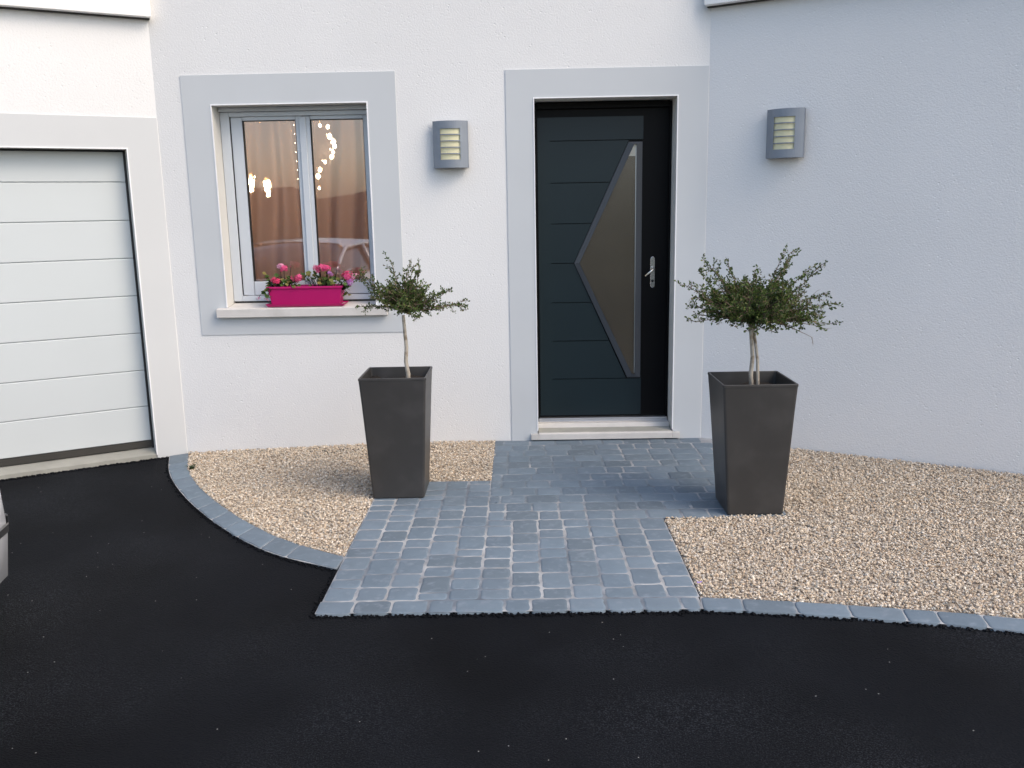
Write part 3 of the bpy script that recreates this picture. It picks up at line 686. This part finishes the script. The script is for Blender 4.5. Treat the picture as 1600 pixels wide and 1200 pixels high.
# ------------------------------------------------------------------ wall lamps
def wall_lamp(T, x, z, label):
    r = tag(empty('wall_lamp', T @ Vector((x, 0, z))), label, 'wall lamp', 'grey wall lamps either side of the door')
    r.rotation_euler = T.to_euler()
    w, h, d0, d1 = .112, .1445, .050, .092
    sw, sh, sp, cz0 = .063, .0165, .0395, .085-.005
    slots = [(cz0-k*sp-sh, cz0-k*sp+sh) for k in range(5)]
    # curved front plate with five slots
    n = 16; xs = sorted({-w+2*w*i/n for i in range(n+1)} | {-sw, sw}); zz = sorted({-h, h, *[a for s in slots for a in s]})
    Y = lambda u, o=0: -(d0+(d1-d0)*(1-(u/w)**2))+o
    def hole(i, k):
        cx, cz = (xs[i]+xs[i+1])/2, (zz[k]+zz[k+1])/2
        return abs(cx) < sw and any(a < cz < b for a, b in slots)
    g = MB()
    for i in range(len(xs)-1):
        for k in range(len(zz)-1):
            if hole(i, k): continue
            a, b, c, d = xs[i], xs[i+1], zz[k], zz[k+1]
            g.add([(a, Y(a), c), (b, Y(b), c), (b, Y(b), d), (a, Y(a), d)], [(0, 1, 2, 3)])
            g.add([(a, Y(a, .004), c), (a, Y(a, .004), d), (b, Y(b, .004), d), (b, Y(b, .004), c)], [(0, 1, 2, 3)])
    for (c, d) in slots:
        for i in range(len(xs)-1):
            if abs((xs[i]+xs[i+1])/2) < sw:
                for zc in (c, d): g.add([(xs[i], Y(xs[i]), zc), (xs[i+1], Y(xs[i+1]), zc), (xs[i+1], Y(xs[i+1], .004), zc), (xs[i], Y(xs[i], .004), zc)], [(0, 1, 2, 3)])
        for u in (-sw, sw): g.add([(u, Y(u), c), (u, Y(u), d), (u, Y(u, .004), d), (u, Y(u, .004), c)], [(0, 1, 2, 3)])
    for s in (-1, 1):   # sides back towards the wall
        g.box(min(s*w, s*(w-.003)), max(s*w, s*(w-.003)), -d0-.001, -.018, -h, h)
    for z0, z1 in ((-h, -h+.003), (h-.003, h)):   # top and bottom plates following the curve
        pts = [(xx, Y(xx, .002)) for xx in xs]+[(w-.003, -.018), (-w+.003, -.018)]; m_ = len(pts)
        g.add([(a, b, z0) for a, b in pts]+[(a, b, z1) for a, b in pts], [tuple(range(m_)), tuple(range(2*m_-1, m_-1, -1))]+[(i, (i+1) % m_, (i+1) % m_+m_, i+m_) for i in range(m_)])
    g.build('lamp_cover', M['lampgrey'], r, fix=True)
    g = MB(); g.box(-w+.016, w-.016, -.018, 0, -h+.02, h-.02); g.build('back_plate', M['lampgrey'], r, bevel=.003)
    g = MB()
    for i in range(len(xs)-1):
        if abs((xs[i]+xs[i+1])/2) < sw+.02:
            a, b = xs[i], xs[i+1]; g.add([(a, Y(a, .009), -.105), (b, Y(b, .009), -.105), (b, Y(b, .009), .105), (a, Y(a, .009), .105)], [(0, 1, 2, 3)])
    df = g.build('diffuser', M['lampcream'], r)
wall_lamp(TC, -.992, 2.066, 'grey wall lamp with cream slots between the window and the front door')
wall_lamp(TR, .497, 2.076, 'grey wall lamp with cream slots on the plain wall right of the front door')

# ------------------------------------------------------------------ planters
ZR = .685
def planter(x, y, z, label, half=.182):
    r = tag(empty('planter', (x[0], x[1], z)), label, 'planter', 'tall dark square planters beside the path')
    (bx, by), (tx, ty), hb, ht, t = y, (0, 0), .1425, half, .011
    def sq(c, h, zz, rr=.012):
        out = []
        for sx, sy, a0 in ((1, 1, 0), (-1, 1, 90), (-1, -1, 180), (1, -1, 270)):
            for k in range(4):
                a = rad(a0+30*k); out.append((c[0]+sx*(h-rr)+rr*math.cos(a), c[1]+sy*(h-rr)+rr*math.sin(a), zz))
        return out
    rows = [sq((bx, by), hb-.004, .002), sq((bx, by), hb, .008)]
    for k in range(1, 7):
        f = k/7; c = (bx+(tx-bx)*f, by+(ty-by)*f); rows.append(sq(c, hb+(ht-.003-hb)*f, .008+(ZR-.02)*f))
    rows += [sq((tx, ty), ht-.002, ZR-.014), sq((tx, ty), ht, ZR-.012), sq((tx, ty), ht, ZR-.002), sq((tx, ty), ht-.002, ZR), sq((tx, ty), ht-t+.002, ZR), sq((tx, ty), ht-t, ZR-.003), sq((tx, ty), ht-t-.004, ZR-.10)]
    g = MB(); n = 16; fs = []
    for k in range(len(rows)-1): fs += [(k*n+i, k*n+(i+1) % n, (k+1)*n+(i+1) % n, (k+1)*n+i) for i in range(n)]
    fs.append(tuple(range(n-1, -1, -1)))
    g.add([p for q in rows for p in q], fs); g.build('pot', M['planter'], r)
    g = MB(); m_ = 10; h = ht-t-.003; vs = []
    for j in range(m_+1):
        for i in range(m_+1): vs.append((-h+2*h*i/m_, -h+2*h*j/m_, ZR-.062+random.uniform(-.008, .008)+.012*math.cos(i*.9)))
    g.add(vs, [(j*(m_+1)+i, j*(m_+1)+i+1, (j+1)*(m_+1)+i+1, (j+1)*(m_+1)+i) for j in range(m_) for i in range(m_)], True)
    g.build('soil', M['soil'], r)
    return r
planter((-1.2515, -1.095), (0, .015), .1, 'tall dark grey tapered planter on the path, left of the door')
planter((.614, -1.418), (.004, -.010), .1, 'tall dark grey tapered planter on the path, right of the door', .187)

# ------------------------------------------------------------------ shrubs
def leaves(P, D, size, cols, name, m, parent):
    """folded lens-shaped leaves; P base points, D directions"""
    n = len(P); D = D/np.linalg.norm(D, axis=1)[:, None]
    R = rng.normal(size=(n, 3)); R[:, 2] *= .5
    Sx = np.cross(D, R); Sx /= np.linalg.norm(Sx, axis=1)[:, None]; U = np.cross(Sx, D)
    s = size[:, None]
    prof = [(0, 0, 0), (.30, .24, .05), (.68, .26, .04), (1.0, 0, -.04), (.68, -.26, .04), (.30, -.24, .05), (.5, 0, -.02)]
    V = np.stack([P+D*s*a+Sx*s*b+U*s*c for a, b, c in prof], 1)
    tri = np.array([(0, 1, 6), (1, 2, 6), (2, 3, 6), (3, 4, 6), (4, 5, 6), (5, 0, 6)])
    idx = (tri[None]+7*np.arange(n)[:, None, None]).reshape(-1)
    return raw_mesh(name, V.reshape(-1, 3), 3, idx, np.repeat(cols, 7, 0), m, parent, True)
def shrub(base, label, trunks, centre, reach, nshoot, extra, seed, leafd, bare=0.0, lsize=.0128):
    random.seed(seed)
    r = tag(empty('shrub', base), label, 'shrub', 'standard trained shrubs in the planters')
    for tr in trunks:
        g = MB(); g.tube(tr[0], tr[1], 9); g.build('trunk', M['bark'], r)
    g = MB(); LP = []; LD = []; C = Vector(centre)
    def shoot(p0, d, L, r0, leafy=True, depth=0):
        pts = [Vector(p0)]; dd = Vector(d).normalized(); n = max(4, int(L/.035))
        for i in range(n):
            dd = (dd+Vector((random.gauss(0, .085), random.gauss(0, .085), random.gauss(0, .075)+.008))).normalized()
            pts.append(pts[-1]+dd*L/n)
        g.tube(pts, [r0*(1-.75*i/n) for i in range(n+1)], 4, cap=False)
        for i in range(1, n+1):
            seg = (pts[i]-pts[i-1]); f = i/n
            if depth == 0 and f < .12: continue
            if leafy:
                k = leafd*seg.length*(1.0 if f > .3 else .6); kk = int(k)+(random.random() < k-int(k))
                for _ in range(kk):
                    p = pts[i-1]+seg*random.random(); a = Vector((random.gauss(0, 1), random.gauss(0, 1), random.gauss(0, 1)+.25)).normalized()
                    LP.append(p+a*.003); LD.append(seg.normalized()*.7+a)
            if depth < 2 and random.random() < (.75 if depth == 0 else .40):
                q = Vector((random.gauss(0, 1), random.gauss(0, 1), random.gauss(0, .8))).normalized()
                shoot(pts[i], seg.normalized()*1.0+q*.85, random.uniform(.025, .06)*(1 if depth == 0 else .6), r0*.5, leafy or random.random() < .3, depth+1)
        return pts
    for k in range(nshoot):
        az = random.uniform(0, 2*math.pi); el = rad(random.choice([random.uniform(-4, 22), random.uniform(8, 50), random.uniform(30, 72)]))
        if math.cos(az) < -.3: el += rad(9)
        d = Vector((math.cos(az)*math.cos(el), math.sin(az)*math.cos(el), math.sin(el)))
        L = 1/math.sqrt((d.x/(reach[0] if d.x < 0 else reach[1]))**2+(d.y/reach[2])**2+(d.z/reach[3])**2)*random.uniform(.72, 1.0)
        shoot(C+Vector((random.uniform(-.02, .02), random.uniform(-.02, .02), random.uniform(-.01, .03))), d, L, .0042, random.random() > bare)
    for d, L in extra: shoot(C, Vector(d), L, .0045)
    g.build('branches', M['twig'], r)
    P = np.array(LP); D = np.array(LD); k_ = P[:, 2] > centre[2]-.035; P, D = P[k_], D[k_]; n = len(P)
    base_c = np.array([(.056, .095, .020), (.090, .138, .030), (.036, .062, .016), (.145, .172, .046), (.16, .13, .065)])
    col = base_c[rng.choice(5, n, p=[.34, .28, .22, .12, .04])]*rng.uniform(.75, 1.25, (n, 1))
    leaves(P, D, rng.uniform(.75, 1.3, n)*lsize, col, 'foliage', M['leaf'], r)
    print('leaves', n)
zb = .1+ZR-.06
# left shrub: one pole, lopsided head
shrub((-1.19, -1.10, zb), 'small lopsided shrub on a single stem in the left planter',
      [([(.0, 0, 0), (.004, 0, .05), (-.006, 0, .12), (.0, 0, .20), (-.006, 0, .30), (-.010, 0, .375)], [.014, .0125, .011, .0105, .0095, .009])],
      (-.010, 0, .400), (.19, .16, .18, .13), 95,
      [((.98, .0, .12), .36), ((.95, -.1, .10), .33), ((.97, .05, .16), .33), ((.9, .1, .25), .24), ((-.62, 0, .55), .30), ((-.75, .1, .60), .28), ((-.9, 0, .35), .28), ((.22, 0, 1), .27), ((.32, .1, 1), .26), ((.12, -.1, 1), .25), ((.40, -.1, .9), .25), ((.3, .0, 1), .24)], 11, 220, bare=.10)
# right shrub: two twined stems, wide flat-topped head
shrub((.628, -1.42, zb), 'wide spreading shrub on two twined stems in the right planter',
      [([(-.012, 0, 0), (-.018, 0, .08), (-.012, 0, .17), (-.022, -.006, .26), (-.030, 0, .35)], [.012, .011, .0105, .010, .009]),
       ([(.020, -.002, 0), (.018, .0, .06), (.012, -.006, .15), (-.002, -.004, .25), (-.018, .0, .35)], [.009, .0085, .008, .0075, .007])],
      (-.024, 0, .352), (.32, .37, .31, .17), 235,
      [((.85, 0, .45), 0.432), ((.9, .1, .38), 0.415), ((.95, 0, .30), 0.415), ((.95, -.1, .18), 0.365), ((.95, 0, .08), 0.349), ((.75, 0, .62), 0.415), ((.8, .1, .62), 0.432), ((.6, -.1, .8), 0.382), ((.45, 0, .9), 0.365),
       ((-.85, 0, .52), 0.398), ((-.9, -.1, .42), 0.382), ((-.95, .1, .28), 0.349), ((-.72, 0, .7), 0.398), ((-.25, .1, 1), 0.31), ((-.45, 0, .9), 0.33), ((.2, 0, 1), 0.25)], 5, 230, bare=.12)

# ------------------------------------------------------------------ window box
bz = 1.0455
fb = tag(empty('flower_box', (-1.990, -.03, bz)), 'fuchsia pink plastic flower box on the window sill', 'flower box')
g = MB()
def loop(hx, y0, y1, z): return [(-hx, y0, z), (hx, y0, z), (hx, y1, z), (-hx, y1, z)]
rows = [loop(.225, .012, .120, .010), loop(.243, -.002, .136, .118), loop(.243, -.002, .136, .120), loop(.252, -.010, .144, .121), loop(.252, -.010, .144, .134), loop(.246, -.004, .138, .134), loop(.240, .002, .132, .110)]
g.add([p for r_ in rows for p in r_], [(k*4+i, k*4+(i+1) % 4, (k+1)*4+(i+1) % 4, (k+1)*4+i) for k in range(len(rows)-1) for i in range(4)]+[(3, 2, 1, 0)])
g.build('trough', M['pinkbox'], fb, bevel=.0035)
g = MB(); rows = [loop(.250, .000, .132, 0.001), loop(.264, -.012, .144, .019), loop(.260, -.008, .140, .019), loop(.248, .002, .130, .006)]
g.add([p for r_ in rows for p in r_], [(k*4+i, k*4+(i+1) % 4, (k+1)*4+(i+1) % 4, (k+1)*4+i) for k in range(len(rows)-1) for i in range(4)]+[(3, 2, 1, 0), (12, 13, 14, 15)])
g.build('drip_tray', M['pinkbox'], fb, bevel=.002)
g = MB(); g.add([(x, y, .112+random.uniform(-.004, .004)) for y in (.003, .045, .09, .131) for x in np.linspace(-.24, .24, 16)], [(j*16+i, j*16+i+1, (j+1)*16+i+1, (j+1)*16+i) for j in range(3) for i in range(15)], True)
g.build('soil', M['soil'], fb)

def geranium(base, label, leaf_spots, heads, nleaf, seed):
    random.seed(seed); r = tag(empty('geranium', base), label, 'geranium', 'geraniums in the window box'); B = Vector(base)
    st = MB(); V = []; F = []; Cc = []
    for (cx, cy, cz, sx, sz, cnt) in leaf_spots:
        for _ in range(cnt):
            c = Vector((random.gauss(cx, sx), random.gauss(cy, .028), random.gauss(cz, sz)))-B
            root = Vector((c.x*.6, random.uniform(.0, .05), 0)); st.tube([root, root.lerp(c, .5)+Vector((0, 0, .01)), c], [.0022, .0018, .0013], 4, cap=False)
            nrm = Vector((random.gauss(0, .5), -.45+random.gauss(0, .4), .8)).normalized(); a = nrm.orthogonal().normalized(); b = nrm.cross(a)
            R = random.uniform(.010, .019); o = len(V); k = 14; V.append(c-nrm*R*.18)
            for i in range(k):
                t = 2*math.pi*i/k; rr = R*(1+.13*math.cos(5*t))*(.55 if i == 0 else 1); V.append(c+rr*(math.cos(t)*a+math.sin(t)*b)+nrm*R*.10*math.sin(3*t))
            F += [(o, o+1+i, o+1+(i+1) % k) for i in range(k)]
            cc = random.choice([(.055, .11, .022), (.08, .14, .03), (.035, .075, .018), (.15, .17, .04), (.20, .17, .05)]); kf = random.uniform(.8, 1.2); Cc += [[q*kf for q in cc]]*(k+1)
    idx = np.array(F).reshape(-1); raw_mesh('foliage', np.array([tuple(v) for v in V]), 3, idx, np.array(Cc), M['gleaf'], r, True)
    for (hx, hy, hz, R, col, cnt) in heads:
        h = Vector((hx, hy, hz))-B; root = Vector((h.x*.7, .03, 0)); st.tube([root, root.lerp(h, .6)+Vector((0, 0, .01)), h], [.0022, .0018, .0016], 4, cap=False)
        V = []; F = []; Cc = []
        for _ in range(cnt):
            d = Vector((random.gauss(0, 1), random.gauss(-.5, .8), random.gauss(.25, .8))).normalized(); c = h+Vector((d.x*1.25, d.y, d.z*.95))*R*random.uniform(.35, 1.2)
            a = d.orthogonal().normalized(); b = d.cross(a); ph = random.random()*6; pr = R*random.uniform(.38, .58); kf = random.uniform(.65, 1.25); cc = [min(q*kf, .95) for q in col]
            for p_ in range(5):
                t = ph+p_*2*math.pi/5; u = math.cos(t)*a+math.sin(t)*b; w = math.cos(t+1.57)*a+math.sin(t+1.57)*b; o = len(V)
                V += [c, c+u*pr*.55+w*pr*.30+d*pr*.15, c+u*pr*1.0+w*pr*.22+d*pr*.05, c+u*pr*1.0-w*pr*.22+d*pr*.05, c+u*pr*.55-w*pr*.30+d*pr*.15]
                F += [(o, o+1, o+2), (o, o+2, o+3), (o, o+3, o+4)]; Cc += [[q*.6 for q in cc]]+[cc]*4
        raw_mesh('flower_head', np.array([tuple(v) for v in V]), 3, np.array(F).reshape(-1), np.array(Cc), M['petal'], r, True)
    st.build('stems', M['gleaf'], r, fix=False)
PK, RD, MV, LT = (.90, .13, .32), (.85, .08, .22), (.62, .26, .66), (.90, .42, .60)
geranium((-2.14, -.01, bz+.112), 'geranium with pink flowers trailing over the left end of the box',
         [(-2.19, .03, 1.215, .055, .022, 42), (-2.10, .03, 1.205, .040, .02, 22), (-2.235, -.03, 1.150, .025, .022, 16), (-2.07, .02, 1.185, .03, .012, 8)],
         [(-2.155, .02, 1.312, 0.0236, LT, 14), (-2.128, .01, 1.297, 0.0236, PK, 19), (-2.185, -.01, 1.218, 0.0260, RD, 20), (-2.040, .0, 1.232, 0.0307, PK, 22), (-2.300, -.03, 1.108, 0.0130, LT, 8), (-2.240, -.05, 1.098, 0.0130, LT, 8), (-2.09, .05, 1.305, 0.0071, PK, 6)], 60, 3)
geranium((-1.84, -.01, bz+.112), 'geranium with pink and mauve flowers at the right end of the box',
         [(-1.90, .04, 1.215, .04, .02, 22), (-1.81, .03, 1.205, .045, .022, 34), (-1.75, .00, 1.165, .028, .028, 22), (-1.965, .05, 1.235, .022, .026, 12)],
         [(-1.895, .02, 1.292, 0.0307, PK, 24), (-1.845, .02, 1.292, 0.0283, PK, 22), (-1.825, .02, 1.258, 0.0177, MV, 12), (-1.705, .0, 1.240, 0.0330, PK, 27), (-1.665, .0, 1.232, 0.0236, LT, 14), (-1.690, -.01, 1.198, 0.0236, MV, 17), (-1.785, .05, 1.288, 0.0094, LT, 6)], 60, 4)

# small weed in the corner of the kerb, and a lilac petal blown onto the gravel
random.seed(21); g = MB()
for k in range(26):
    a_ = random.uniform(0, 6.28); l_ = random.uniform(.015, .038); w_ = random.uniform(.003, .006)
    c_, s_ = math.cos(a_), math.sin(a_); o_ = Vector((random.gauss(0, .008), random.gauss(0, .008), 0))
    u = Vector((c_, s_, 0)); v_ = Vector((-s_, c_, 0)); up = Vector((0, 0, 1))
    p1 = o_+u*l_*.45+up*l_*.75; p2 = o_+u*l_+up*l_*.7
    g.add([o_-v_*w_*.4, o_+v_*w_*.4, p1+v_*w_, p2, p1-v_*w_], [(0, 1, 2, 4), (2, 3, 4)])
M['weed'] = mat('weed_leaf', (.035, .06, .02), rough=.6, var=.3, vscale=40)
wo = g.build('weed', M['weed'], None, fix=False); wo.location = (-2.69, -.44, zg(-2.69)); tag(wo, 'tiny green weed between the curved kerb and the gravel below the garage corner', 'weed')
g = MB(); vs = [(0, 0, .003)]+[(.011*math.cos(t*.785)*(1+.2*(t % 2)), .008*math.sin(t*.785), .006+.003*math.sin(t*2.1)) for t in range(8)]
g.add(vs, [(0, 1+t, 1+(t+1) % 8) for t in range(8)], True); M['lilac'] = mat('lilac_petal', (.34, .24, .62), rough=.6)
po = g.build('fallen_petal', M['lilac'], None, fix=False); po.location = (.165, -2.42, .112); tag(po, 'small lilac petal lying on the gravel near the front corner of the path', 'petal')

# ------------------------------------------------------------------ parked car
car = tag(empty('parked_car', (-3.435, -2.45, .055), rad(8)), 'silver white hatchback parked at the left edge, nose towards the garage', 'car')
car_parts = True
HW = .835
def hw(d): return HW*(1-.42*(1-min(d/.35, 1))**2.4-.16*max(0, (d-3.5)/.55)**2)
def ztop(d):
    if d < .10: return .60+.6*d
    if d < 1.05: return .66+.27*((d-.10)/.95)**.8
    return .93+.02*min((d-1.05)/1.5, 1)
g = MB(); D = [0, .02, .06, .12, .2, .3, .42, .56, .75, .95, 1.1, 1.4, 1.8, 2.2, 2.6, 3.0, 3.4, 3.6, 3.8, 3.93, 4.0, 4.03]
rows = []
for d in D:
    w = hw(d); zt = ztop(d); zb_ = .155; e = .05*(1-min(d/.12, 1)); lo = zb_+e
    half = [(0, lo), (w*.6, lo), (w*.93-.02, lo+.012), (w*.975, lo+.07), (w*1.0, .40), (w*.99, .58*min(zt/.75, 1)), (w*.955, zt-.07), (w*.89, zt-.02), (w*.6, zt+.012), (0, zt+.025)]
    if d > 3.9: half = [(x*.985, z) for x, z in half]
    ring_ = [(x, -d, z) for x, z in half]+[(-x, -d, z) for x, z in half[-2:0:-1]]; rows.append(ring_)
n = len(rows[0]); fs = []
for k in range(len(rows)-1): fs += [(k*n+i, k*n+(i+1) % n, (k+1)*n+(i+1) % n, (k+1)*n+i) for i in range(n)]
fs += [tuple(range(n)), tuple((len(rows)-1)*n+i for i in range(n-1, -1, -1))]
g.add([p for q in rows for p in q], fs, True); g.build('body', M['whitepaint'], car)
# glasshouse and roof
def prof_ring(d, zb, zt, wb, wt): return [(-wb, -d, zb), (-wt-.04, -d, zb+(zt-zb)*.8), (-wt+.04, -d, zt), (0, -d, zt+.03), (wt-.04, -d, zt), (wt+.04, -d, zb+(zt-zb)*.8), (wb, -d, zb)]
cab = [(.88, .90, .905, .74, .70), (1.2, .92, 1.06, .76, .64), (1.45, .93, 1.18, .77, .60), (1.70, .93, 1.245, .77, .58), (2.3, .93, 1.27, .77, .58), (3.0, .93, 1.245, .76, .57), (3.45, .94, 1.19, .74, .56), (3.75, .94, 1.03, .72, .58), (3.88, .94, .945, .70, .64)]
R_ = [prof_ring(*c) for c in cab]; n = 7; g = MB()
g.add([p for q in R_ for p in q], [(k*n+i, k*n+i+1, (k+1)*n+i+1, (k+1)*n+i) for k in range(len(R_)-1) for i in range(n-1)]+[tuple(range(n)), tuple((len(R_)-1)*n+i for i in range(n-1, -1, -1))], True)
g.build('windows', M['carglass'], car)
g = MB(); sub = R_[3:7]; vs = [(x*1.02, y, z+.006) for q in sub for x, y, z in q[1:6]]; g.add(vs, [(k*5+i, k*5+i+1, (k+1)*5+i+1, (k+1)*5+i) for k in range(3) for i in range(4)], True)
g.build('roof', M['whitepaint'], car)
g = MB()
for s in (-1, 1):
    g.tube([(s*.755, -.90, .905), (s*.71, -1.2, 1.02), (s*.665, -1.5, 1.14), (s*.63, -1.72, 1.205), (s*.63, -2.3, 1.23), (s*.62, -3.0, 1.205), (s*.62, -3.45, 1.16), (s*.69, -3.85, .95)], .024, 6)
    g.tube([(s*.785, -2.25, .93), (s*.64, -2.3, 1.22)], .026, 6); g.tube([(s*.775, -3.1, .93), (s*.63, -3.05, 1.20)], .03, 6)
g.build('pillars', M['whitepaint'], car)
# bumper seam, lower intake, headlights, rear lights, mirrors, wheels
g = MB(); nn = 9
pts = [(x, y) for x, y in [(hw(d)*1.003, -d) for d in (.75, .56, .42, .3, .2, .12, .06, .02)]]
pts = pts+[(-x, y) for x, y in pts[::-1]]
for z0, z1, o in ((.405, .432, .0015),):
    vs = []
    for x, y in pts:
        k = 1+o/max(abs(x), .1); vs += [(x*k, y+.003, z0), (x*k, y+.003, z1)]
    g.add(vs, [(2*i, 2*i+2, 2*i+3, 2*i+1) for i in range(len(pts)-1)])
g.build('bumper_trim', M['carblack'], car)
g = MB(); vs = []
for x, y in pts:
    k = 1+.003/max(abs(x), .1); vs += [(x*k, y+.003, .434), (x*k, y+.003, .442)]
g.add(vs, [(2*i, 2*i+2, 2*i+3, 2*i+1) for i in range(len(pts)-1)]); g.build('chrome_strip', M['alu'], car)
g = MB(); g.box(-.42, .42, -.02, .006, .25, .345); g.box(-.30, .30, -.02, .006, .47, .55); g.build('grille', M['carblack'], car, bevel=.01)
for s in (-1, 1):
    g = MB(); g.tube([(s*.50, -.045, .585), (s*.60, -.12, .60), (s*.70, -.26, .635), (s*.765, -.42, .68)], [.045, .055, .05, .02], 8); g.build('headlight', M['headlamp'], car)
    g = MB(); g.box(min(s*.60, s*.80), max(s*.60, s*.80), -4.045, -3.96, .70, .88); g.build('rear_light', M['redlens'], car, bevel=.02)
    g = MB(); g.tube([(s*.78, -1.15, .93), (s*.86, -1.13, .95), (s*.93, -1.12, .96)], [.02, .05, .045], 8); g.build('wing_mirror', M['whitepaint'], car)
    for yw in (-.80, -3.30):
        sgn = s; g = MB()
        g.lathe([(.19, -.09), (.285, -.095), (.305, -.07), (.31, 0), (.305, .07), (.285, .095), (.19, .09)], c=(s*.735, yw, .31), axis='X', n=28); wh = g.build('wheel', M['tyre'], car)
        g = MB(); g.lathe([(.03, .0), (.20, .0), (.205, .012), (.195, .02), (.17, .004), (.03, .012)] if s > 0 else [(.03, .0), (.20, .0), (.205, -.012), (.195, -.02), (.17, -.004), (.03, -.012)], c=(s*.83, yw, .31), axis='X', n=24); g.build('rim', M['alu'], wh)
        g = MB(); g.lathe([(.30, 0), (.33, 0), (.33, s*.008), (.30, s*.008)], c=(s*.828, yw, .31), axis='X', n=28); g.build('arch_trim', M['carblack'], car)

# ------------------------------------------------------------------ land behind the viewer (seen in the window's reflection)
g = MB(); random.seed(9); xs = np.linspace(-70, 60, 90); vs = []
for i, x in enumerate(xs):
    h = 2.9+.5*math.sin(x*.23)+.35*math.sin(x*.9+1)+random.uniform(-.3, .3)
    for y, z in ((-33, -.03), (-33.6, h*.6), (-35, h*.95), (-37, h), (-41, -.03)): vs.append((x+random.uniform(-.3, .3), y+random.uniform(-.4, .4), z))
g.add(vs, [(i*5+k, i*5+k+1, (i+1)*5+k+1, (i+1)*5+k) for i in range(len(xs)-1) for k in range(4)], True)
tag(g.build('woodland', M['wood'], None), 'dark far tree line across the fields, seen mirrored in the window', 'woodland', kind='stuff')
